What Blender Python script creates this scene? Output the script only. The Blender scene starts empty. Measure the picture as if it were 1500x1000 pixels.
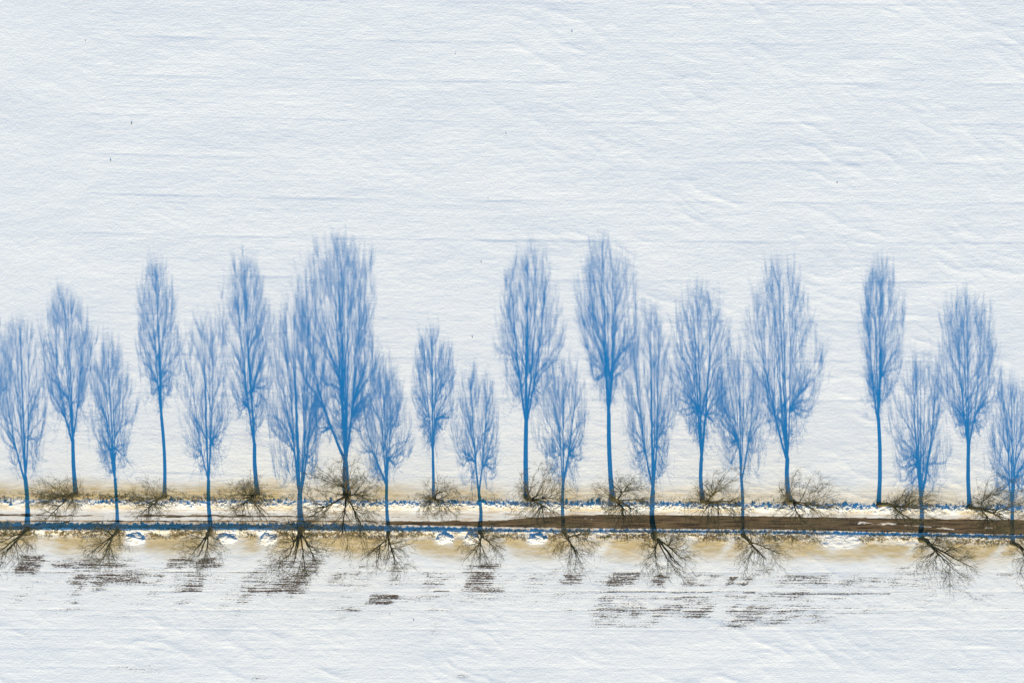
import bpy, math
import numpy as np
from mathutils import Vector

# ------------------------------------------------------------------ camera, sky, sun, exposure
scene = bpy.context.scene
S = 0.1                                    # metres per photo pixel (photo 1500 x 1000) on the ground
def WX(px): return (px - 750.0) * S
def WY(py): return (500.0 - py) * S
CAM_H = 150.0
cam_d = bpy.data.cameras.new("camera")
cam = bpy.data.objects.new("camera", cam_d)
scene.collection.objects.link(cam)
cam_d.sensor_width = 36.0
cam_d.lens = 36.0 * CAM_H / 150.0
NAD = (560.0, 485.0)                       # where the drone hangs; the frame is a crop shifted off it
cam.location = (WX(NAD[0]), WY(NAD[1]), CAM_H)
cam.rotation_euler = (0, 0, 0)
cam_d.shift_x = (750.0 - NAD[0]) / 1500.0
cam_d.shift_y = (NAD[1] - 500.0) / 1500.0
cam_d.clip_end = 5000.0
scene.camera = cam
scene.render.resolution_x = 1024
scene.render.resolution_y = 682

TAN_E = 0.32                               # tangent of the sun's elevation
DRIFT = -0.03                              # sideways drift of the shadows
ELEV = math.atan(TAN_E)
world = bpy.data.worlds.new("World"); scene.world = world
world.use_nodes = True
wn = world.node_tree; wn.nodes.clear()
sky = wn.nodes.new('ShaderNodeTexSky'); sky.sky_type = 'NISHITA'; sky.sun_disc = False
sky.sun_elevation = ELEV; sky.sun_rotation = math.pi + DRIFT
sky.air_density = 1.0; sky.dust_density = 0.3; sky.ozone_density = 4.0
tint = wn.nodes.new('ShaderNodeMix'); tint.data_type = 'RGBA'; tint.blend_type = 'MULTIPLY'
tint.inputs[0].default_value = 1.0
tint.inputs[7].default_value = (0.075, 0.535, 0.749, 1)
bg = wn.nodes.new('ShaderNodeBackground'); bg.inputs[1].default_value = 0.15
wo = wn.nodes.new('ShaderNodeOutputWorld')
wn.links.new(sky.outputs[0], tint.inputs[6]); wn.links.new(tint.outputs[2], bg.inputs[0])
wn.links.new(bg.outputs[0], wo.inputs[0])
sun_d = bpy.data.lights.new("sun", 'SUN'); sun_d.energy = 5.0; sun_d.angle = math.radians(0.5)
sun_d.color = (1.0, 0.795, 0.49)
sun = bpy.data.objects.new("sun", sun_d); scene.collection.objects.link(sun)
sun.rotation_euler = Vector((DRIFT, 1.0, -TAN_E)).to_track_quat('-Z', 'Y').to_euler()
sun.location = (0, -60, 40)
scene.view_settings.view_transform = 'Standard'
scene.view_settings.look = 'None'
scene.view_settings.gamma = 1.0
scene.view_settings.exposure = 0.83

# ------------------------------------------------------------------ noise helpers
def _perm(seed):
    r = np.random.RandomState(seed); p = r.permutation(512); return np.concatenate([p, p, p]), r.rand(512) * 2 * np.pi
_cache = {}
def perlin(x, y, seed=0):
    if seed not in _cache: _cache[seed] = _perm(seed)
    p, ang = _cache[seed]
    x = np.asarray(x, float); y = np.asarray(y, float)
    xi = np.floor(x).astype(int); yi = np.floor(y).astype(int)
    xf = x - xi; yf = y - yi
    u = xf**3*(xf*(xf*6-15)+10); v = yf**3*(yf*(yf*6-15)+10)
    def g(ix, iy, dx, dy):
        a = ang[p[p[ix & 511] + (iy & 511)]]
        return np.cos(a)*dx + np.sin(a)*dy
    n00 = g(xi, yi, xf, yf); n10 = g(xi+1, yi, xf-1, yf)
    n01 = g(xi, yi+1, xf, yf-1); n11 = g(xi+1, yi+1, xf-1, yf-1)
    a = n00+(n10-n00)*u; b = n01+(n11-n01)*u
    return (a+(b-a)*v)*1.5
def fbm(x, y, seed=0, o=4, g=0.5):
    s = 0; a = 1; t = 0
    for i in range(o):
        s = s + a*perlin(x*2**i+i*17.3, y*2**i-i*9.1, seed+i); t += a; a *= g
    return s/t
def sst(a, b, x):
    t = np.clip((x-a)/(b-a), 0, 1); return t*t*(3-2*t)
def bump(x, c, w): return np.exp(-((x-c)/w)**2)

# ------------------------------------------------------------------ tables traced from the photograph
# base x, base y, shadow-top y, crown shadow width, fork y in the shadow, trunk shadow width, leaders, density, lean x, lean y, extras
UP = 'north'; LO = 'south'
TREES = [
 (-18, 722, 452, 66, 640, 6, 6, 1.0, 0, 6, [], UP),
 (111, 724, 422, 72, 645, 7, 6, 1.0, -6, 5, [(-1, .12), (1, .14)], UP),
 (241, 727, 375, 62, 612, 6, 4, .8, -3, 5, [(1, .10), (-1, .16)], UP),
 (377, 724, 370, 74, 650, 7, 5, 1.15, -8, 7, [(-1, .12)], UP),
 (508, 724, 350, 120, 676, 11, 10, 2.7, -3, 8, [(1, .22)], UP),
 (635, 730, 485, 64, 662, 5, 5, .8, 3, 6, [], UP),
 (771, 728, 363, 92, 612, 8, 6, 1.3, 9, 7, [(1, .07), (-1, .08)], UP),
 (897, 730, 350, 82, 608, 8, 7, 1.3, -4, 8, [(1, .16)], UP),
 (1029, 734, 422, 94, 672, 7, 3, 1.2, 2, 9, [(1, .25), (-1, .22)], UP),
 (1156, 734, 380, 108, 672, 8, 7, 1.4, -3, 6, [(1, .22)], UP),
 (1287, 739, 378, 64, 618, 7, 5, .95, 9, 10, [(-1, .12)], UP),
 (1420, 742, 437, 92, 655, 7, 7, 1.3, 4, 6, [(1, .12)], UP),
 (40, 776, 448, 70, 704, 8, 6, .75, -2, -11, [(1, .06), (-1, .10)], LO),
 (172, 777, 478, 68, 702, 6, 5, .8, -4, -11, [(1, .10)], LO),
 (308, 777, 440, 72, 706, 7, 6, .7, -1, -12, [(1, .10), (-1, .14)], LO),
 (441, 776, 418, 98, 728, 10, 8, 1.2, 0, -16, [(1, .10), (-1, .08)], LO),
 (569, 780, 508, 74, 700, 6, 5, .8, 0, -12, [(-1, .12)], LO),
 (703, 779, 522, 64, 722, 6, 2, .6, 1, -12, [(1, .06), (-1, .12)], LO),
 (826, 779, 510, 76, 706, 6, 4, .7, 4, -12, [(1, .06), (-1, .10)], LO),
 (958, 783, 415, 80, 712, 9, 6, 1.0, 4, -15, [(1, .10), (-1, .10)], LO),
 (1088, 784, 490, 78, 690, 6, 5, .75, 1, -12, [(1, .10), (-1, .12)], LO),
 (1349, 790, 488, 84, 728, 8, 5, .8, 6, -14, [(1, .10), (1, .05)], LO),
 (1483, 795, 532, 74, 735, 7, 5, .75, 4, -12, [(-1, .10)], LO),
]
LABELS = [
 "bare tree just beyond the left edge, only its shadow reaches in",
 "bare tree with mossy leaning trunk, leftmost whole tree of the north row",
 "slim bare tree with narrow thin crown, second whole tree of the north row",
 "bare olive-twigged tree directly left of the largest tree in the north row",
 "largest bare tree with the widest round crown, in the middle-left of the north row",
 "smallest bare tree of the north row, standing right of the largest tree",
 "bare tree with wide loose crown, next right of the smallest north row tree",
 "bare tree with a compact tuft crown where the road turns fully brown",
 "bare tree with trunk forked in two tall leaders beside the brown road",
 "broad bare tree with spreading crown left of the wide gap in the south row",
 "narrow bare tree leaning right with sparse crown above the slushy road patches",
 "bare tree near the right edge in the north row with dense oval shadow",
 "bare tree in the bottom left corner of the avenue, leftmost in the south row",
 "bare tree left of the dark blue-shaded snow mound, second from left in the south row",
 "fan-shaped bare tree between two snow mounds in the south row",
 "largest and darkest bare tree of the south row with olive grass at its foot",
 "bare tree with even fan crown just right of the largest tree's low branches, south row",
 "smallest bare tree of the south row, twin-stemmed beside two snow mounds",
 "bare tree right of the rightmost large snow mound, south row",
 "tall dense bare tree of the south row with crown bent right over tan drift",
 "bare tree with a curved trunk left of the wide gap in the south row",
 "bare tree right of the wide gap in the south row, long crown bent right",
 "bare tree cut off by the right edge at the end of the south row",
]
TX = np.array([t[0] for t in TREES]); TYp = np.array([t[1] for t in TREES])
MOUNDS = [(198,783,13,7,.34),(332,783,14,6,.30),(392,783,12,7,.26),(650,783,12,6,.36),(691,783,11,6,.30),(786,784,13,6,.34),(1232,786,24,8,.09)]
# exposed soil in the south field: x0,x1,y0,y1,density
SOIL = [(25,62,812,842,.95),(46,56,799,808,.6),(80,200,816,822,.62),(78,195,823,831,.95),(100,245,832,842,.5),(100,240,838,856,.72),
 (107,122,854,868,.75),(100,119,868,873,.9),(93,118,878,884,.9),(85,122,890,894,.9),(84,98,895,902,.4),(135,162,840,866,.6),
 (245,330,816,832,.8),(250,285,835,868,.5),(268,302,838,867,.72),(250,280,878,890,.4),(252,264,888,905,.4),
 (370,462,818,870,.74),(352,455,838,866,.6),(345,372,866,885,.55),(336,355,884,904,.5),(395,430,870,877,.4),(455,470,870,878,.3),
 (480,550,836,858,.58),(490,530,868,878,.4),(488,528,888,896,.6),(490,512,896,910,.4),(540,580,869,885,1.0),(575,640,872,880,.65),(625,665,891,894,.9),
 (525,548,825,833,.8),(565,592,827,840,.55),(615,655,838,858,.6),(560,610,840,858,.42),
 (680,735,825,833,.8),(675,725,836,866,.78),(700,735,858,868,.6),(640,745,868,880,.45),
 (765,800,838,858,.42),(825,855,838,856,.78),(870,890,848,856,.42),(890,932,837,858,.9),(955,975,840,858,.85),
 (875,1045,872,880,.55),(870,1045,882,905,.52),(870,965,895,918,.38),(840,880,865,872,.35),(820,850,888,896,.35),
 (1000,1052,840,858,.55),(1065,1102,843,858,.65),(1120,1212,840,858,.5),(1195,1320,843,860,.42),(1060,1180,865,880,.45),(1060,1140,884,920,.48),
 (1120,1220,884,915,.4),(1180,1250,866,884,.3),(1240,1310,886,902,.32),(1330,1400,845,860,.28),(1410,1460,866,880,.3),(1310,1332,830,840,.45),(1460,1500,836,848,.36),
 (145,240,974,985,.36),(368,402,988,998,.36),(668,690,984,996,.45),(628,644,905,932,.34),(1330,1350,876,884,.3)]
FURROW = [(0,430,838,.55),(455,520,838,.35),(565,590,836,.8),(675,715,838,.9),(635,660,865,.9),(675,740,865,.95),(780,795,866,.4),(835,875,866,.5),(888,976,866,1.),(980,1045,867,.95),
 (1088,1108,867,.9),(1125,1306,869,.85),(350,440,865,.9),(265,296,865,.9),(860,930,893,.7),(870,1000,893,.9),(1000,1046,895,.9),(1062,1160,895,.85),(1160,1320,898,.35),(480,526,893,.5),(0,1500,838,.22)]

def s_edge(px): return np.interp(px, [-400,0,400,750,1120,1500,1900], [774,774.5,775,778,780,788,796])     # crest of the south bank
def n_edge(px): return np.interp(px, [-400,0,400,750,1120,1500,1900], [739,740.5,742,744,747,751,757])     # foot of the ploughed windrow
def rowshift(px): return -21*np.exp(-np.maximum(px, -200)/500.0)

def px_of(X): return X/S+750.0
def py_of(Y): return 500.0-Y/S

def tan_masks(px, py):
    """where wind-blown soil stains the snow (d) and where dry grass stands (g), 0..1"""
    n1 = fbm(px/70., py/30., 31, 3); n2 = fbm(px/18., py/8., 41, 3)
    se = s_edge(px); ne = n_edge(px)
    xs = np.interp(px, [0,400,440,520,560,640,665,690,725,750,830,900,960,1040,1100,1250,1345,1380,1420,1500],
                       [.9,.95,.55,.5,.85,.35,.8,.8,.75,.3,.75,.45,.5,.6,.55,.35,.7,.65,.3,.45])
    d_n = xs*sst(ne-46, ne-17, py+7*n1+3*n2)*(1-sst(ne-12, ne-8, py+4*n2))
    tb = se*0+0
    arc = np.zeros_like(px)
    for t in TREES:
        if t[-1] == LO: arc = np.maximum(arc, np.exp(-((px-t[0]-22)/26.)**2))
    low = se+47+9*n1+4*n2-11*arc
    d_s = (.45*sst(se+1, se+3, py)+.55*sst(se+7, se+15, py+5*n2+3*n1))*(1-sst(low-27, low+4, py))
    d_s = d_s*np.clip(1.15+.6*n1+.3*n2-.4*arc, .0, 1)
    # white wedges of drifted snow just right of / below some trees
    for (wx, wy) in [(1003,800),(1067,800),(1340,800),(1465,805),(880,808),(380,815),(200,790),(1230,795),(1000,815)]:
        d_s = d_s*(1-.75*np.exp(-(((px-wx)+(py-wy)*.8)/8.)**2-((py-wy)/16.)**2))
    g_n = np.interp(px, [0,30,60,130,250,300,400,430,480,600,640,900,1000,1200,1340,1400,1500],
                        [.45,.5,.9,.8,.85,.5,.5,.35,.4,.2,.3,.22,.3,.25,.35,.25,.3])*bump(py, ne-12, 8)*sst(-.5,.3,n2+n1)*.85
    g_s = np.interp(px, [0,60,120,180,200,230,280,330,400,440,470,520,600,700,800,880,1000,1100,1200,1300,1500],
                        [.9,.6,.7,.8,.3,.8,.9,.4,.7,1.,.7,.75,.6,.5,.6,.7,.7,.8,.5,.6,.5])*bump(py, se+6, 7)*sst(-.5,.3,n2+.6*n1)
    g_s = np.maximum(g_s, .75*bump(py, se-.3, 1.4)*sst(-.5, .2, n2))
    d_n = np.maximum(d_n, .65*bump(py, ne+2, 7)*sst(-.5, .4, n2+n1))
    for (mx,my,mw,mh,_) in MOUNDS:
        e = np.exp(-((px-mx)/(mw*1.2))**4-((py-my-4)/(mh*2.0))**4); d_s = d_s*(1-e); g_s = g_s*(1-e)
    for t in TREES:
        e = np.exp(-((px-t[0])/7.)**2-((py-t[1])/4.)**2)
        g_s = np.maximum(g_s, e*.9*sst(-.3,.3,n2)); 
    return np.clip(np.maximum(d_n, d_s), 0, 1), np.clip(np.maximum(g_n, g_s), 0, 1)

def height(X, Y):
    px = px_of(X); py = py_of(Y)
    se = s_edge(px); ne = n_edge(px)
    fade = np.exp(-np.maximum(np.abs(X)-95, 0)/40.)*np.exp(-np.maximum(np.abs(Y)-65, 0)/40.)
    # wind-carved drifts: ridges running down to the right, stronger to the right of the field
    a = math.radians(-24)
    u = X*math.cos(a)+Y*math.sin(a); v = -X*math.sin(a)+Y*math.cos(a)
    wv = v+1.3*fbm(X/9., Y/6., 5, 3)+.25*fbm(X/2.2, Y/1.3, 8, 3)
    r1 = 1-np.abs(perlin(u/13., wv/3.6, 3))*2.2
    r2 = 1-np.abs(perlin(u/6., wv/1.9, 4))*2.2
    strength = .35+.65*sst(350, 1100, px+80*fbm(X/30., Y/30., 6, 2)); strength = np.maximum(strength, 1.15*sst(860, 930, py))
    amp = sst(-.25, .35, fbm(X/14., Y/8., 7, 3))
    h = strength*amp*(.030*np.maximum(r1, 0)**2+.014*np.maximum(r2, 0)**2)
    h = h+.09*fbm(X/22., Y/13., 9, 3)+.013*fbm(X/2.6, Y/1.1, 12, 3)
    # seed rows and wheel furrows
    ry = py-rowshift(px)
    rows = sst(95, 150, px+10*fbm(X/5., Y/5., 14, 2)+18*sst(300, 700, py))
    rv = ry*S
    h = h+rows*(.0022*perlin(X/9., rv/.33, 21)+.0045*perlin(X/16., rv/.9, 22))*(py < 725)
    k = (ry-66.0)/58.0; dk = -(k-np.round(k))*5.8
    h = h-rows*np.clip(.011+.024*perlin(X/11., np.round(k)*3.1, 24), 0, 1)*np.where(dk > 0, np.exp(-np.maximum(dk, 0)/.7), sst(-.2, 0, dk))*(py < 700)
    sf = sst(se+38, se+50, py)
    h = h+sf*(.003*perlin(X/8., rv/.3, 25)+.005*perlin(X/14., rv/.8, 26))
    for q in (838, 866, 894, 922, 950, 978): h = h-sf*.010*(1+.8*perlin(X/9., X*0+q, 29))*np.exp(-((py-q-rowshift(px)*.1)/1.4)**2)
    h = h*fade
    # flatten for the road corridor, then shape it
    cor = sst(ne-16, ne-4, py)*(1-sst(se+14, se+34, py))
    h = h*(1-.85*cor)
    jag = fbm(X/.55, Y/.45, 51, 3); jag2 = fbm(X/2.5, Y/1.5, 52, 3)
    wind = np.interp(px, [0,60,90,180,330,420,560,900,1500], [.05,.04,.04,.07,.05,.06,.10,.11,.10])
    h = h+(wind*(1+.6*jag2)+.10*jag)*np.exp(-((py-(ne-4.5)-1.5*jag2)/4.2)**2)*(.65+.6*sst(-.1,.3,jag))
    inroad = sst(ne-1, ne+9, py+1.0*jag)*(1-sst(se-1.4, se+.1, py+.8*jag))
    h = h-np.interp(px, [500, 800], [.10, .06])*inroad
    crest = np.interp(px, [-300,0,500,650,760,1000,1200,1500,1800], [.19,.18,.17,.10,.04,.04,.05,.08,.08])
    bank = np.where(py < se+.4, sst(se-1.4, se+.4, py+.8*jag), 1-sst(se+.4, se+9, py))
    h = h+(crest*(1+.5*jag2)+.13*jag)*bank
    # gentle fall of the verge to the south, facing the sun
    h = h+.10*sst(se+30, se+8, py)*sst(se, se+8, py) if False else h
    vn = fbm(X/1.1, Y/.7, 61, 3)
    h = h+.05*vn*(1-sst(se+12, se+22, py))*sst(se, se+3, py)+.04*vn*bump(py, ne-12, 7)
    return h

# ------------------------------------------------------------------ node helpers
class NT:
    def __init__(s, name):
        s.m = bpy.data.materials.new(name); s.m.use_nodes = True; s.t = s.m.node_tree; s.t.nodes.clear()
        s.out = s.n('ShaderNodeOutputMaterial'); s.b = s.n('ShaderNodeBsdfPrincipled'); s.l(s.b.outputs[0], s.out.inputs[0])
    def n(s, t): return s.t.nodes.new(t)
    def l(s, a, b): s.t.links.new(a, b)
    def put(s, v, sock):
        if hasattr(v, 'is_output') or hasattr(v, 'links'): s.l(v, sock)
        elif isinstance(v, (tuple, list)) and len(v) == 3 and sock.type == 'RGBA': sock.default_value = (*v, 1)
        else: sock.default_value = v
    def math(s, op, a, b=0.0, c=0.0, clamp=False):
        n = s.n('ShaderNodeMath'); n.operation = op; n.use_clamp = clamp
        s.put(a, n.inputs[0]); s.put(b, n.inputs[1]); s.put(c, n.inputs[2]); return n.outputs[0]
    def mix(s, f, a, b):
        n = s.n('ShaderNodeMix'); n.data_type = 'RGBA'; s.put(f, n.inputs[0]); s.put(a, n.inputs[6]); s.put(b, n.inputs[7]); return n.outputs[2]
    def ramp(s, v, a, b):
        n = s.n('ShaderNodeMapRange'); n.interpolation_type = 'SMOOTHSTEP'; s.put(v, n.inputs[0]); s.put(a, n.inputs[1]); s.put(b, n.inputs[2]); return n.outputs[0]
    def attr(s, name):
        n = s.n('ShaderNodeAttribute'); n.attribute_name = name; return n.outputs['Fac']
    def comb(s, x, y, z=0.0):
        n = s.n('ShaderNodeCombineXYZ'); s.put(x, n.inputs[0]); s.put(y, n.inputs[1]); s.put(z, n.inputs[2]); return n.outputs[0]
    def noise(s, vec, scale=1.0, det=3.0, rough=.55):
        n = s.n('ShaderNodeTexNoise'); s.put(vec, n.inputs['Vector']); n.inputs['Scale'].default_value = scale
        n.inputs['Detail'].default_value = det; n.inputs['Roughness'].default_value = rough; return n.outputs[0]
    def xyz(s):
        g = s.n('ShaderNodeNewGeometry'); x = s.n('ShaderNodeSeparateXYZ'); s.l(g.outputs['Position'], x.inputs[0]); return g.outputs['Position'], x.outputs[0], x.outputs[1], x.outputs[2]
    def bump(s, h, dist, strength=1.0, normal=None):
        n = s.n('ShaderNodeBump'); n.inputs['Strength'].default_value = strength; n.inputs['Distance'].default_value = dist
        s.put(h, n.inputs['Height'])
        if normal is not None: s.l(normal, n.inputs['Normal'])
        return n.outputs[0]

SNOW = (0.87, 0.892, 0.852)
def ground_material():
    N = NT("snowy_ground")
    P, x, y, z = N.xyz()
    rowv = N.attr('rowv'); dust = N.attr('dust'); grass = N.attr('grass'); soil = N.attr('soil'); rows = N.attr('rows')
    fine = N.noise(P, 3.0, 4, .6); mid = N.noise(P, .9, 4, .55)
    streak = N.noise(N.comb(N.math('MULTIPLY', x, .35), N.math('MULTIPLY', rowv, 3.2)), 1.0, 3, .6)
    # tan dust film on snow
    dn = N.noise(N.comb(N.math('MULTIPLY', x, .5), N.math('MULTIPLY', y, 2.5)), 1.0, 4, .6)
    df = N.math('MULTIPLY', dust, N.math('ADD', .15, N.math('MULTIPLY', dn, 1.75)), clamp=True)
    df = N.math('MULTIPLY', df, .93)
    col = N.mix(N.math('MULTIPLY', N.ramp(fine, .35, .75), .06), SNOW, (.78, .80, .84))
    col = N.mix(df, col, (.60, .46, .21))
    # litter and grass mottling on the verges
    gn = N.noise(P, 3.2, 5, .7); gn2 = N.noise(P, 7.0, 3, .6)
    gthr = N.math('SUBTRACT', .62, N.math('MULTIPLY', grass, .28))
    gf = N.ramp(gn, N.math('SUBTRACT', gthr, .04), N.math('ADD', gthr, .06))
    gcol = N.mix(N.ramp(gn2, .4, .62), (.12, .085, .04), (.42, .31, .14))
    gcol = N.mix(N.ramp(mid, .45, .62), gcol, (.17, .15, .055))
    col = N.mix(N.math('MULTIPLY', gf, N.ramp(grass, .02, .2)), col, gcol)
    # bare soil showing through in drill-row dashes
    sn = N.noise(N.comb(N.math('MULTIPLY', x, 3.2), N.math('MULTIPLY', rowv, 7.0)), 1.0, 4, .7)
    sd = N.noise(N.comb(N.math('MULTIPLY', x, 8.0), N.math('MULTIPLY', y, 11.0), 5.0), 1.0, 3, .7)
    sline = N.noise(N.comb(N.math('MULTIPLY', x, .20), N.math('MULTIPLY', rowv, 5.5), 9.0), 1.0, 2, .5)
    sv = N.math('ADD', N.math('MULTIPLY', sn, .38), N.math('ADD', N.math('MULTIPLY', sd, .28), N.math('MULTIPLY', sline, .34)))
    sthr = N.math('SUBTRACT', .611, N.math('MULTIPLY', soil, .19))
    sf = N.ramp(sv, N.math('SUBTRACT', sthr, .02), N.math('ADD', sthr, .06))
    sf = N.math('MULTIPLY', sf, N.ramp(soil, .03, .12))
    scol = N.mix(fine, (.04, .029, .023), (.14, .10, .075))
    col = N.mix(N.math('MULTIPLY', soil, .09, clamp=True), col, (.50, .45, .40))
    col = N.mix(sf, col, scol)
    N.l(col, N.b.inputs['Base Color'])
    N.b.inputs['Roughness'].default_value = .75
    N.b.inputs['Specular IOR Level'].default_value = .25
    grain = N.noise(N.comb(N.math('MULTIPLY', x, 2.1), N.math('MULTIPLY', y, 3.0)), 1.0, 5, .62)
    crust = N.noise(N.comb(N.math('ADD', N.math('MULTIPLY', x, .9), N.math('MULTIPLY', y, .9)), N.math('SUBTRACT', N.math('MULTIPLY', y, 1.6), N.math('MULTIPLY', x, .5)), 3.0), 1.0, 4, .6)
    tiny = N.noise(N.comb(N.math('MULTIPLY', x, 3.5), N.math('MULTIPLY', y, 6.0), 7.0), 1.0, 3, .6)
    hh = N.math('ADD', N.math('MULTIPLY', grain, .6), N.math('ADD', N.math('MULTIPLY', crust, .8), N.math('MULTIPLY', tiny, .75)))
    hh = N.math('ADD', hh, N.math('MULTIPLY', N.math('MULTIPLY', streak, rows), .55))
    hh = N.math('SUBTRACT', hh, N.math('MULTIPLY', sf, .6))
    hh = N.math('ADD', hh, N.math('MULTIPLY', N.math('MULTIPLY', gn, grass), 3.0))
    N.l(N.bump(hh, .031), N.b.inputs['Normal'])
    return N.m

def road_material():
    N = NT("road_surface")
    P, x, y, z = N.xyz()
    bare = N.attr('bare'); cream = N.attr('cream')
    n = N.noise(N.comb(N.math('MULTIPLY', x, .7), N.math('MULTIPLY', y, 5.0)), 1.0, 5, .65)
    fine = N.noise(P, 6.0, 3, .6)
    f = N.ramp(N.math('ADD', bare, N.math('MULTIPLY', N.math('SUBTRACT', n, .5), 1.5)), .38, .60)
    n2 = N.noise(N.comb(N.math('MULTIPLY', x, .25), N.math('MULTIPLY', y, 3.5), 4.0), 1.0, 4, .6)
    snow = N.mix(N.math('MULTIPLY', cream, N.ramp(n2, .30, .66), clamp=True), SNOW, (.62, .50, .34))
    mud = N.mix(N.ramp(n2, .36, .62), (.035, .023, .012), (.17, .115, .055))
    mud = N.mix(N.math('MULTIPLY', N.ramp(fine, .55, .8), .5), mud, (.24, .17, .10))
    N.l(N.mix(f, snow, mud), N.b.inputs['Base Color'])
    N.b.inputs['Roughness'].default_value = .7
    N.b.inputs['Specular IOR Level'].default_value = .3
    N.l(N.bump(N.math('ADD', N.math('MULTIPLY', n, .7), fine), .03), N.b.inputs['Normal'])
    return N.m

def plain_snow(name="piled_snow", col=SNOW, dirty=.25):
    N = NT(name); P, x, y, z = N.xyz()
    f = N.noise(P, 3.5, 4, .65)
    N.l(N.mix(N.math('MULTIPLY', N.ramp(f, .52, .72), dirty), col, (.55, .42, .26)), N.b.inputs['Base Color'])
    N.b.inputs['Roughness'].default_value = .7
    N.l(N.bump(N.noise(P, 7.0, 4, .6), .05), N.b.inputs['Normal'])
    return N.m

def bark_material(name, a, b, c):
    N = NT(name); P, x, y, z = N.xyz()
    f = N.noise(P, 5.0, 3, .6); g = N.noise(P, 1.1, 2, .5)
    col = N.mix(N.ramp(f, .35, .65), a, b)
    N.l(N.mix(N.ramp(g, .5, .68), col, c), N.b.inputs['Base Color'])
    N.b.inputs['Roughness'].default_value = .9
    N.b.inputs['Specular IOR Level'].default_value = .1
    N.l(N.bump(f, .03), N.b.inputs['Normal'])
    return N.m

def straw_material():
    N = NT("dry_grass_blades"); P, x, y, z = N.xyz()
    f = N.noise(P, 4.0, 3, .6); g = N.noise(P, .5, 2, .5)
    col = N.mix(N.ramp(f, .35, .65), (.20, .13, .055), (.50, .37, .17))
    N.l(N.mix(N.ramp(g, .45, .6), col, (.16, .15, .05)), N.b.inputs['Base Color'])
    N.b.inputs['Roughness'].default_value = .9
    return N.m

# ------------------------------------------------------------------ mesh helpers
def link_mesh(name, V, F, mat, parent=None, smooth=True, attrs=None):
    """V (n,3); F list of integer arrays (k, m) of faces with m corners each"""
    me = bpy.data.meshes.new(name)
    V = np.ascontiguousarray(V, dtype=np.float32)
    loops = np.concatenate([f.reshape(-1) for f in F]).astype(np.int32)
    cnt = np.concatenate([np.full(len(f), f.shape[1]) for f in F]).astype(np.int32)
    start = np.concatenate([[0], np.cumsum(cnt)[:-1]]).astype(np.int32)
    me.vertices.add(len(V)); me.vertices.foreach_set('co', V.reshape(-1))
    me.loops.add(len(loops)); me.loops.foreach_set('vertex_index', loops)
    me.polygons.add(len(cnt)); me.polygons.foreach_set('loop_start', start); me.polygons.foreach_set('loop_total', cnt)
    me.polygons.foreach_set('use_smooth', np.full(len(cnt), smooth))
    me.update(calc_edges=True)
    for k, a in (attrs or {}).items():
        at = me.attributes.new(k, 'FLOAT', 'POINT'); at.data.foreach_set('value', np.ascontiguousarray(a, dtype=np.float32).reshape(-1))
    me.materials.append(mat)
    o = bpy.data.objects.new(name, me); scene.collection.objects.link(o)
    if parent is not None: o.parent = parent
    return o

def grid_faces(nx, ny):
    i = np.arange(ny-1)[:, None]*nx+np.arange(nx-1)[None, :]
    return np.stack([i, i+1, i+nx+1, i+nx], -1).reshape(-1, 4)

def graded(a, b, step, far):
    core = np.arange(a, b+1e-6, step)
    g = []; d = step
    x = 0
    while x < far:
        d *= 1.35; x += d; g.append(x)
    g = np.array(g)
    return np.concatenate([(a-g)[::-1], core, b+g])

def tag(o, label=None, cat=None, group=None, kind=None):
    if label: o['label'] = label
    if cat: o['category'] = cat
    if group: o['group'] = group
    if kind: o['kind'] = kind
    return o

# ------------------------------------------------------------------ the ground, one sheet to the horizon
def soil_mask(px, py):
    s = np.zeros_like(px)
    pn = fbm(px/14., py/5., 75, 3)
    wob = 5*fbm(px/12., py/6., 71, 3); wob2 = 2.5*fbm(px/10., py/5., 73, 3)
    for (x0, x1, y0, y1, d) in SOIL:
        m = (sst(x0-14, x0+12, px+2.4*wob+(py-(y0+y1)/2)*.5)*(1-sst(x1-12, x1+14, px+2.4*wob+(py-(y0+y1)/2)*.5)) *
             sst(y0-3.5, y0+3, py+wob2)*(1-sst(y1-3, y1+4, py+wob2)))
        s = np.maximum(s, m*(d+(.10 if x0 > 860 else 0))*(.92+.45*pn))
    dg = fbm((px+.9*py)/26., (py-.2*px)/60., 91, 3)
    s = np.minimum(s*np.clip(.98+.75*dg, .55, 1.15), .86)
    s = np.maximum(s, .42*np.clip(.45+1.1*dg, 0, 1)*sst(822, 842, py+10*dg)*(1-sst(872, 925, py+14*pn))*np.interp(px, [0, 700, 1350, 1500], [.9, 1, 1, .75]))
    for (x0, x1, y0, d) in FURROW:
        m = sst(x0-4, x0+4, px)*(1-sst(x1-4, x1+4, px))*np.exp(-((py-y0)/1.0)**2)
        s = np.maximum(s, m*d*1.25)
    return s

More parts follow.
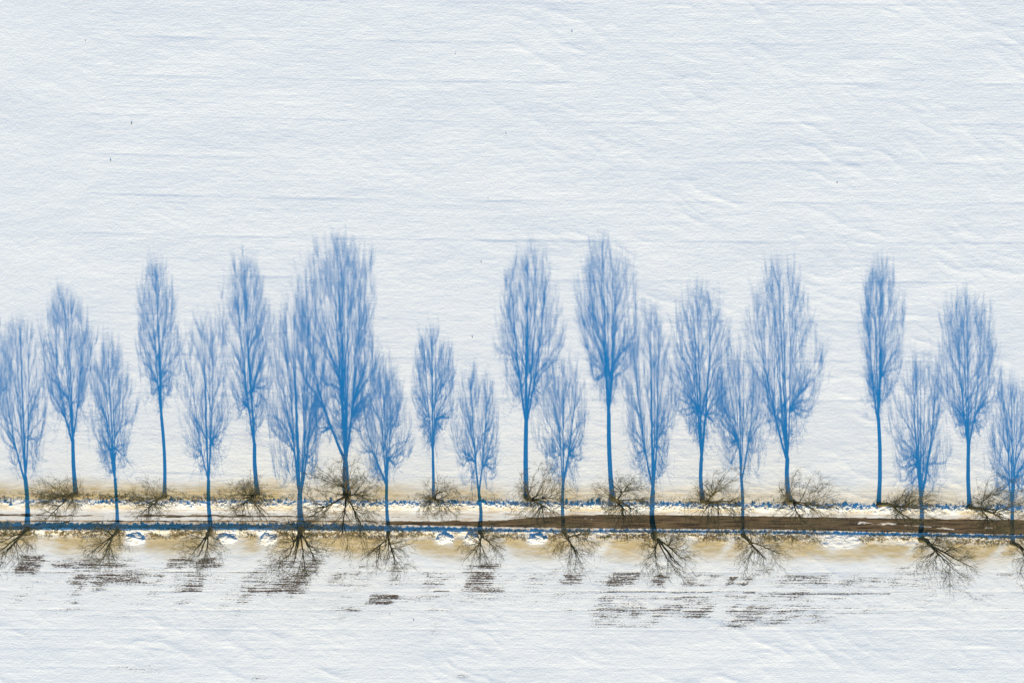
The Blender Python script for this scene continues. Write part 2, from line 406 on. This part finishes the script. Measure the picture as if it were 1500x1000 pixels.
def build_ground():
    xs = graded(-88, 88, .17, 900)
    ys_core = np.concatenate([np.arange(-53, -44, .2), np.arange(-44, -32.2, .11), np.arange(-32.2, -20, .075), np.arange(-20, 53, .17)])
    g = []; d = .2; x = 0
    while x < 900: d *= 1.35; x += d; g.append(x)
    g = np.array(g)
    ys = np.concatenate([(ys_core[0]-g)[::-1], ys_core, ys_core[-1]+g])
    X, Y = np.meshgrid(xs, ys)
    px, py = px_of(X), py_of(Y)
    Z = height(X, Y)
    dust, grass = tan_masks(px, py)
    far = (np.abs(X) > 140)
    soil = soil_mask(px, py)
    ry = (py-rowshift(px))*S
    rows = sst(95, 150, px+18*sst(300, 700, py))*(py < 722)+(py > 815)*.8
    # leave the road corridor a touch lower where the road sheet lies on it
    V = np.stack([X, Y, Z], -1).reshape(-1, 3)
    o = link_mesh('ground', V, [grid_faces(len(xs), len(ys))], ground_material(), attrs=dict(rowv=ry, dust=dust, grass=grass, soil=soil, rows=rows))
    tag(o, kind='structure')
    return xs, ys
gx, gy = build_ground()

def build_road():
    xs = gx[np.abs(gx) < 300]; ys = gy[(gy > -31.5) & (gy < -23)]
    ys = np.arange(0, 1.0001, 1/36.)
    X = np.repeat(xs[None, :], len(ys), 0); px = px_of(X)
    a = n_edge(px)+4.0; b = s_edge(px)-.9
    py = a+(b-a)*ys[:, None]; Y = WY(py)
    Z = np.minimum(height(X, Y), .02)+.012
    edge = sst(0, .05, ys)[:, None]*sst(1, .95, ys)[:, None]
    Z = Z-.022*(1-edge)
    n = fbm(px/25., py/4., 81, 3); n2 = fbm(px/9., py/2.2, 85, 3)
    bare = np.zeros_like(px)
    # left: thin brown wheel rut; right: the whole carriageway swept brown
    rutc = np.interp(px, [-300,0,100,400,600], [754,754,755,756,758])
    rut = np.interp(px, [0,100,170,230,330,440,520,620,680], [.75,.7,.35,.85,.75,.7,.35,.4,.3])*bump(py+2.4*n, rutc, 2.0)
    low = np.interp(px, [0,540,580,700,1600], [.38,.40,.85,1,1])*sst(761.5, 764, py+2*n)
    low = np.maximum(low, np.interp(px, [0,40,560,600], [.9,.75,.7,0])*bump(py+2*n, 763.2, 1.3))
    fulltop = np.interp(px, [640,700,780,840,900,1000,1120,1300,1500,1800], [766,764,758,754.5,753.5,754.5,756,759,761.5,768])
    full = sst(640, 800, px+40*n)*sst(fulltop-1.2, fulltop+.8, py+.8*n)
    bare = np.maximum(np.maximum(rut, low*.9), full)
    bot = s_edge(px)-np.interp(px, [500,700,900,1500], [9,6.5,5,5])
    bare = bare*(1-sst(bot-.8, bot+.8, py+1.2*n2)*.95*sst(480, 620, px))
    for (cx, cy, w, h_, d) in [(1262,766,14,1.6,.9),(1300,767,18,1.5,.95),(1345,770,22,2.2,.75),(1385,774,18,1.6,.7),(862,760,9,1.6,.5),(1145,769,6,1.2,.4),(1450,772,20,1.5,.5),(655,757,10,4,.3)]:
        bare = bare*(1-d*np.exp(-((px-cx+14*n2)/w)**2-((py-cy+2.2*n2+1.5*n)/h_)**2))
    cream = np.interp(px, [0,500,700,1500], [.45,.6,.8,.9])*(.5+.8*sst(-.3,.3,n))
    cream = np.maximum(cream, 1.4*sst(760, 763, py)*(1-sst(480, 620, px)))
    V = np.stack([X, Y, Z], -1).reshape(-1, 3)
    f = grid_faces(len(xs), len(ys))[:, ::-1]
    o = link_mesh('road', V, [f], road_material(), attrs=dict(bare=bare, cream=cream))
    tag(o, kind='structure')
build_road()

# ------------------------------------------------------------------ snow lumps, mounds
def ico():
    t = (1+5**.5)/2
    v = np.array([(-1,t,0),(1,t,0),(-1,-t,0),(1,-t,0),(0,-1,t),(0,1,t),(0,-1,-t),(0,1,-t),(t,0,-1),(t,0,1),(-t,0,-1),(-t,0,1)], float)
    f = np.array([(0,11,5),(0,5,1),(0,1,7),(0,7,10),(0,10,11),(1,5,9),(5,11,4),(11,10,2),(10,7,6),(7,1,8),(3,9,4),(3,4,2),(3,2,6),(3,6,8),(3,8,9),(4,9,5),(2,4,11),(6,2,10),(8,6,7),(9,8,1)])
    v /= np.linalg.norm(v, axis=1)[:, None]
    # one subdivision
    vs = list(map(tuple, v)); cache = {}; nf = []
    def mid(a, b):
        k = (min(a, b), max(a, b))
        if k not in cache:
            m = (np.array(vs[a])+np.array(vs[b]))/2; m /= np.linalg.norm(m); vs.append(tuple(m)); cache[k] = len(vs)-1
        return cache[k]
    for a, b, c in f:
        ab, bc, ca = mid(a, b), mid(b, c), mid(c, a); nf += [(a,ab,ca),(b,bc,ab),(c,ca,bc),(ab,bc,ca)]
    return np.array(vs), np.array(nf)
IV, IF = ico()
def lumps(name, PX, PY, SZ, mat, seed, squash=.75, **kw):
    r = np.random.RandomState(seed); n = len(PX)
    X, Y = WX(PX), WY(PY); Z = height(X, Y)
    d = 1+.28*r.randn(n, len(IV)); d = np.clip(d, .5, 1.5)
    sc = SZ[:, None]*np.stack([r.uniform(.8, 1.5, n), r.uniform(.6, 1.1, n), r.uniform(.6, 1.15, n)*squash], -1)
    V = IV[None]*d[..., None]*sc[:, None, :]
    V = V+np.stack([X, Y, Z+.15*SZ], -1)[:, None, :]
    F = IF[None]+np.arange(n)[:, None, None]*len(IV)
    return link_mesh(name, V.reshape(-1, 3), [F.reshape(-1, 3)], mat, smooth=False)
snowm = plain_snow()
r = np.random.RandomState(5)
n = 2600
px = r.uniform(-60, 1560, n); keep = r.rand(n) < np.interp(px, [0,60,170,260,400,560,1500], [.35,.2,.5,.5,.4,.9,.85]); px = px[keep]
py = n_edge(px)-4+r.randn(len(px))*2.4
sz = .035+.10*r.rand(len(px))**2.4+.09*(r.rand(len(px)) < .05)
o = lumps('snow_lumps', px, py, sz, snowm, 1)
tag(o, "ploughed snow lumps heaped along the north edge of the road", "snow", kind='stuff')
px = r.uniform(-60, 1560, 1500); py = s_edge(px)+.2+np.abs(r.randn(len(px)))*1.6
sz = .03+.07*r.rand(len(px))**2.5+.06*(r.rand(len(px)) < .03)
px = np.concatenate([px, r.uniform(-60, 1560, 1500)]); py = np.concatenate([py, n_edge(px[-1500:])-1+r.randn(1500)*2.2]); sz = np.concatenate([sz, .02+.05*r.rand(1500)**2])
o = lumps('snow_crumbs', px, py, sz, plain_snow("dirty_snow", (.80, .74, .62), .8), 2)
tag(o, "crumbled dirty snow scattered along both edges of the road", "snow", kind='stuff')

moundm = plain_snow('mound_snow', (.80, .80, .74), .6)
mlab = ["angular snow mound with dark blue shade just right of the second south row tree",
 "rounded snow mound right of the fan-shaped south row tree", "rough snow mound just left of the largest south row tree",
 "snow mound left of the smallest south row tree, clear of its branches", "snow mound half under the smallest south row tree",
 "snow mound between the smallest south row tree and the next one right", "wide flat white snow mound in the gap of the south row"]
for (mx, my, mw, mh, hh), lb in zip(MOUNDS, mlab):
    a = mw*S*1.1; b = mh*S*1.25
    gxs = np.linspace(-1.25, 1.25, 61); gys = np.linspace(-1.25, 1.25, 45)
    U, W = np.meshgrid(gxs, gys)
    wxp = mx+U*a/S; wyp = my+6-W*b/S
    jag = fbm(wxp/6., wyp/5., int(mx), 4)
    rr = np.sqrt(U**2+W**2)+.6*fbm(U*1.6+mx, W*1.6, 90, 4)
    prof = np.clip(1-rr, -.4, 1)
    prof = np.where(prof > 0, sst(0, .45, prof), prof)
    skew = .55+.45*sst(-1, .6, W)            # steeper on the side away from the sun
    Z = hh*.78*prof*skew*(1+.6*jag)
    X, Y = WX(wxp), WY(wyp)
    Zg = height(np.array([WX(mx)]), np.array([WY(my+5)]))[0]
    gnd = height(X, Y)
    V = np.stack([X-WX(mx), Y-WY(my), np.where(prof > 0, gnd+Z, gnd-.08)-Zg], -1)
    o = link_mesh('snow_mound', V.reshape(-1, 3), [grid_faces(61, 45)], moundm)
    o.location = (WX(mx), WY(my), Zg)
    tag(o, lb, "snow mound", "snow mounds on the south verge")

# ------------------------------------------------------------------ dry grass
def grass_blades():
    r = np.random.RandomState(77)
    N0 = 260000
    px = r.uniform(-80, 1580, N0); py = np.where(r.rand(N0) < .45, n_edge(px)-10+r.randn(N0)*6, s_edge(px)+6+r.randn(N0)*6.5)
    _, g = tan_masks(px, py)
    cl = sst(-.25, .3, fbm(px/5., py/4., 95, 3))
    k = r.rand(N0) < g*cl*.8
    px, py = px[k], py[k]
    X, Y = WX(px), WY(py); n = len(X); Z = height(X, Y)-.01
    L = r.uniform(.08, .26, n); az = r.uniform(0, 2*np.pi, n); tilt = r.uniform(.5, 1.35, n)
    d = np.stack([np.cos(az)*np.sin(tilt), np.sin(az)*np.sin(tilt), np.cos(tilt)], -1)
    side = np.stack([-np.sin(az), np.cos(az), np.zeros(n)], -1)*r.uniform(.010, .030, n)[:, None]
    B = np.stack([X, Y, Z], -1)
    mid = B+d*(L*.55)[:, None]+np.array([0, 0, .03]); tip = B+d*L[:, None]
    tip[:, 2] -= .15*L*np.sin(tilt)
    V = np.stack([B-side, B+side, mid+side*.7, mid-side*.7, tip], 1)
    b = np.arange(n)[:, None]*5
    o = link_mesh('dry_grass', V.reshape(-1, 3), [b+np.array([0, 1, 2, 3]), b+np.array([3, 2, 4])], straw_material(), smooth=False)
    tag(o, "dry straw-coloured grass poking through snow on the road verges", "grass", kind='stuff')
    print('grass blades', n)
grass_blades()

# ------------------------------------------------------------------ the trees
BARK = bark_material("bark", (.06, .047, .028), (.15, .12, .065), (.14, .13, .04))
TWIG = bark_material("twig_bark", (.10, .08, .044), (.18, .15, .078), (.15, .14, .06))

def tubes(P, R, sides):
    """P (B,n,3), R (B,n) -> verts, quads (open tubes, closed tip by a tiny radius)"""
    B, n, _ = P.shape
    T = np.empty_like(P); T[:, 1:-1] = P[:, 2:]-P[:, :-2]; T[:, 0] = P[:, 1]-P[:, 0]; T[:, -1] = P[:, -1]-P[:, -2]
    T /= np.linalg.norm(T, axis=2, keepdims=True)+1e-9
    mean = np.abs(T.mean(1)); ref = np.eye(3)[np.argmin(mean, 1)][:, None, :]
    U = np.cross(T, np.broadcast_to(ref, T.shape)); U /= np.linalg.norm(U, axis=2, keepdims=True)+1e-9
    W = np.cross(T, U)
    th = np.arange(sides)*2*np.pi/sides
    V = P[:, :, None, :]+R[:, :, None, None]*(np.cos(th)[None, None, :, None]*U[:, :, None, :]+np.sin(th)[None, None, :, None]*W[:, :, None, :])
    i = np.arange(B)[:, None, None]*n*sides+np.arange(n-1)[None, :, None]*sides
    k = np.arange(sides)[None, None, :]; k2 = (k+1) % sides
    F = np.stack([i+k, i+sides+k, i+sides+k2, i+k2], -1).reshape(-1, 4)
    caps = None
    return V.reshape(-1, 3), F

def bez(p0, p1, p2, p3, n, rng, wig):
    t = np.linspace(0, 1, n)[None, :, None]
    p0, p1, p2, p3 = [p[:, None, :] for p in (p0, p1, p2, p3)]
    P = (1-t)**3*p0+3*(1-t)**2*t*p1+3*(1-t)*t**2*p2+t**3*p3
    L = np.linalg.norm(p3-p0, axis=2)[:, :, None]
    k = rng.randn(P.shape[0], n, 3)*wig*L
    k[:, 0] = 0
    return P+k*np.minimum(1, 2*t)

def unit(v): return v/(np.linalg.norm(v, axis=-1, keepdims=True)+1e-9)

def make_tree(idx, spec, label):
    bx, by, ty, cw, fy, tw, nl, dens, lx, ly, lows, rowname = spec
    rng = np.random.RandomState(1000+idx*7)
    X0, Y0 = WX(bx), WY(by); Z0 = float(height(np.array([X0]), np.array([Y0]))[0])
    H = (by-ty)*S*TAN_E*.935; HF = max((by-fy)*S*TAN_E, .8); W = cw*S/2*(1.15 if idx != 4 else 1.22)
    lean = np.array([lx*S, ly*S, 0.0])
    root = bpy.data.objects.new('bare_tree', None); scene.collection.objects.link(root)
    root.location = (X0, Y0, Z0); root.empty_display_size = .5
    tag(root, label, 'tree', 'bare trees of the %s row along the road' % rowname)
    um = rng.uniform(.44, .54); u0 = .10 if rowname == UP else .0; wide = .15 if idx == 4 else .0
    def wprof(u):
        u = np.clip(u, 0, 1)
        return np.where(u < um, (.06+.94*np.clip((u-u0)/(um-u0), 0, 1)**.70), np.sqrt(np.clip(1-((u-um)/(1-um))**2.5, 0.0, 1))*.92+.08)
    asym = [rng.uniform(-.45, .45) for _ in range(4)]
    def env(u, az):
        return W*wprof(u)*(1+asym[0]*.5*np.cos(az+asym[1]*9)+.13*np.sin(3*az+asym[2]*20+5*u)+.10*np.sin(2*az+asym[3]*20+11*u))
    def axis(z):            # the tree's bending centre line
        z = np.asarray(z, float); f = np.clip(z/H, 0, 1)
        return lean[None, :]*(f**1.1)[..., None]*1.25+np.stack([0*z, 0*z, z], -1)
    def pts(u, az, rho):
        z = HF*.9+(H-HF*.9)*u
        p = axis(z); p[:, 0] += env(u, az)*rho*np.cos(az); p[:, 1] += env(u, az)*rho*np.sin(az)
        return p
    R0 = tw*S/2*.92
    # trunk
    n = 12; z = np.linspace(-.15, HF, n); tp = axis(z); bow = rng.uniform(-.26, .26, 2)
    tp[:, 0] += bow[0]*np.sin(np.clip(z/HF, 0, 1)*np.pi); tp[:, 1] += bow[1]*np.sin(np.clip(z/HF, 0, 1)*np.pi)
    tr = R0*(1.0-.22*np.clip(z/HF, 0, 1)+.35*np.exp(-np.maximum(z, 0)/.2))
    V, F = tubes(tp[None], tr[None], 10)
    V = V+.008*rng.randn(*V.shape)
    link_mesh('trunk', V, [F], BARK, root)
    top = tp[-1]
    # limbs
    az0 = rng.uniform(0, 2*np.pi); az = az0+np.arange(nl)*2*np.pi/max(nl, 1)*(1 if nl < 4 else 1)+rng.uniform(-.3, .3, nl)
    if nl == 2 or nl == 3: az = np.array([0.1, math.pi+.2, 1.6])[:nl]+rng.uniform(-.2, .2, nl)
    rho = rng.permutation(np.linspace(.14, .74+.3*wide, nl)); u = .97-.35*rho**2+rng.uniform(-.04, .02, nl)
    if nl >= 4: rho[0] = .1; u[0] = 1.0
    ends = pts(u, az, rho)
    start_z = HF*(1-rng.uniform(0, .14, nl)); start_z[0] = HF
    if nl <= 3: rho = rho*0+.5; ends = pts(u, az, rho)
    if nl <= 3: start_z[:] = HF*.98
    st = np.array([tp[np.argmin(np.abs(z-s))] for s in start_z])
    out = np.stack([np.cos(az), np.sin(az), 0*az], -1)
    Lk = np.linalg.norm(ends-st, axis=1)[:, None]
    p1 = st+Lk*.30*unit(unit(ends-st)+out*(.5 if nl > 3 else .3)*rho[:, None])
    p2 = ends-Lk*.33*unit(out*.18+np.array([0, 0, 1.0]))
    PL = bez(st, p1, p2, ends, 18, rng, .006)
    R1 = R0*.80*np.clip((1.5/nl)**.5, .3, .8)*rng.uniform(.75, 1.15, nl)
    t = np.linspace(0, 1, 18)
    RL = R1[:, None]*(1-.80*t[None, :]**.8)
    for k in range(nl):
        V, F = tubes(PL[k:k+1], RL[k:k+1], 7)
        link_mesh('limb', V, [F], BARK, root)
    c0 = 5; nodes = PL[:, c0:].reshape(-1, 3); T = PL[:, c0:]-PL[:, c0-1:-1]; tang = unit(T).reshape(-1, 3); rad = RL[:, c0:].reshape(-1)
    VV = []; FF = []; off = 0
    def add(P, R, s):
        nonlocal off
        V, F = tubes(P, R, s); VV.append(V); FF.append(F+off); off += len(V)
    vol = dens
    def attach(targets, nseg, rmax, rfac, upb, wig, anglepen=1.6, lowok=1.0):
        nonlocal nodes, tang, rad
        D = targets[:, None, :]-nodes[None]
        d = np.linalg.norm(D, axis=2)
        c = (D*tang[None]).sum(2)/(d+1e-6)
        below = lowok*np.clip((nodes[None, :, 2]-targets[:, None, 2])/(d+1e-6)+.52, 0, 2)
        cost = d*(1+anglepen*(1-c)**1.5+2.5*below)+(d < .25)*9
        j = np.argmin(cost, 1)
        p0 = nodes[j]; L = d[np.arange(len(j)), j][:, None]
        dirn = unit(targets-p0)
        P = bez(p0, p0+L*.33*unit(tang[j]*.55+dirn), targets-L*.3*unit(dirn+np.array([0, 0, upb])), targets, nseg, rng, wig)
        r0 = np.minimum(rad[j]*rfac, rmax)
        R = r0[:, None]*(1-.72*np.linspace(0, 1, nseg)[None])
        return P, R
    def absorb(P, R):
        nonlocal nodes, tang, rad
        T = unit(P[:, 1:]-P[:, :-1])
        nodes = np.concatenate([nodes, P[:, 1:].reshape(-1, 3)]); tang = np.concatenate([tang, T.reshape(-1, 3)]); rad = np.concatenate([rad, R[:, 1:].reshape(-1)])
    def sample(M, lo=.03, inner=.5):
        u = rng.beta(1.5, 1.25, M)*(1-lo)+lo; az = rng.uniform(0, 2*np.pi, M); rh = rng.uniform(inner, 1.0, M)**.5
        return pts(u, az, rh*rng.uniform(.9, 1.04, M))
    M2 = int(36*vol)+14
    P, R = attach(sample(M2, .12, .45), 12, .048, .5, .8, .010, 2.2); add(P, R, 5); absorb(P, R)
    # stray low sprays of fine shoots on one side or the other
    for (sd, ul) in lows:
        m = 4
        azl = (0 if sd > 0 else math.pi)+rng.uniform(-.9, .9, m)
        ul2 = ul+rng.uniform(0, .10, m)
        zc = HF*.9+(H-HF*.9)*ul2; tg = axis(zc); rr = W*rng.uniform(.35, .8, m)
        tg[:, 0] += rr*np.cos(azl); tg[:, 1] += rr*np.sin(azl)
        P, R = attach(tg, 10, .03, .4, .5, .02, .9, .25); add(P, R, 5); absorb(P, R)
    M3 = int(290*vol)+80
    P, R = attach(sample(M3, .06, .15), 8, .019, .55, .7, .014, 2.2); add(P, R, 4); absorb(P, R)
    ntw = int(1400*vol)+260
    # fine twigs: sprout from thin wood only
    thin = np.where(rad < .055)[0]
    def sprout(M, l0, l1, spread, up, r0, segs):
        j = thin[rng.randint(0, len(thin), M)]
        p0 = nodes[j]; d0 = tang[j]
        dr = unit(d0+rng.randn(M, 3)*spread+np.array([0, 0, up]))
        L = (rng.uniform(l0, l1, M)*(1.2-.55*np.clip(p0[:, 2]/H, 0, 1)))[:, None]
        cdir = unit(dr+np.array([0, 0, .7])+rng.randn(M, 3)*.15)
        P = bez(p0, p0+L*.35*dr, p0+L*.7*unit(dr+cdir), p0+L*unit(dr+cdir*.8), segs, rng, .02)
        R = (r0*rng.uniform(.7, 1.2, M))[:, None]*(1-.6*np.linspace(0, 1, segs)[None])
        return P, R
    P, R = sprout(ntw, .5, 1.4, .42, .22, .0118, 5); 
    add(P, R, 3)
    s0 = len(nodes); absorb(P, R); thin = np.arange(s0, len(nodes))
    P, R = sprout(int(ntw*1.5), .3, .8, .46, .18, .0086, 4); add(P, R, 3)
    link_mesh('crown', np.concatenate(VV), [np.concatenate(FF)], TWIG, root)
    return off
tot = 0
for i, (sp, lb) in enumerate(zip(TREES, LABELS)): tot += make_tree(i, sp, lb)
print('tree verts', tot)

# ------------------------------------------------------------------ dead stalks in the open field
STALKS = [(193,182,.28,"dead stalk with a long wind scour, largest speck in the upper left field"),(162,235,.16,"small dead stalk low in the upper left field"),
 (838,47,.16,"dead stalk near the top edge of the field, centre"),(667,79,.10,"tiny dead stalk left of the top centre stalk"),(705,384,.12,"dead stalk above the gap between shadows, field centre"),
 (692,494,.16,"dead stalk just right of the smallest tree's shadow"),(741,196,.14,"dead stalk with scoured hollow in the centre of the field"),(223,402,.12,"dead stalk at the tip of a slim tree's shadow"),
 (1226,268,.14,"dead stalk in the right part of the field"),(715,291,.12,"dead stalk on a wheel furrow above the centre"),(125,60,.10,"tiny dead stalk in the top left corner"),(571,899,.12,"dead stalk below the darkest soil patch"),(606,908,.12,"dead stalk in the south field right of the darkest soil patch")]
for k, (sx, sy, sh, lb) in enumerate(STALKS):
    r = np.random.RandomState(300+k); m = 9
    az = r.uniform(0, 2*np.pi, m); el = r.uniform(.2, 1.2, m)
    d = np.stack([np.cos(az)*np.sin(el), np.sin(az)*np.sin(el), np.cos(el)], -1)
    t = np.linspace(0, 1, 5)[None, :, None]; L = sh*r.uniform(.6, 1.3, m)
    P = d[:, None]*t*L[:, None, None]; P[:, :, 2] -= .3*(t[..., 0]**2)*L[:, None]*.4; P[:, :, 2] -= .02
    V, F = tubes(P, np.repeat((.022*(1-.7*np.linspace(0, 1, 5)))[None], m, 0), 4)
    o = link_mesh('dead_stalk', V, [F], BARK)
    o.location = (WX(sx), WY(sy), float(height(np.array([WX(sx)]), np.array([WY(sy)]))[0]))
    tag(o, lb, 'plant', 'dead stalks poking out of the snowy fields')
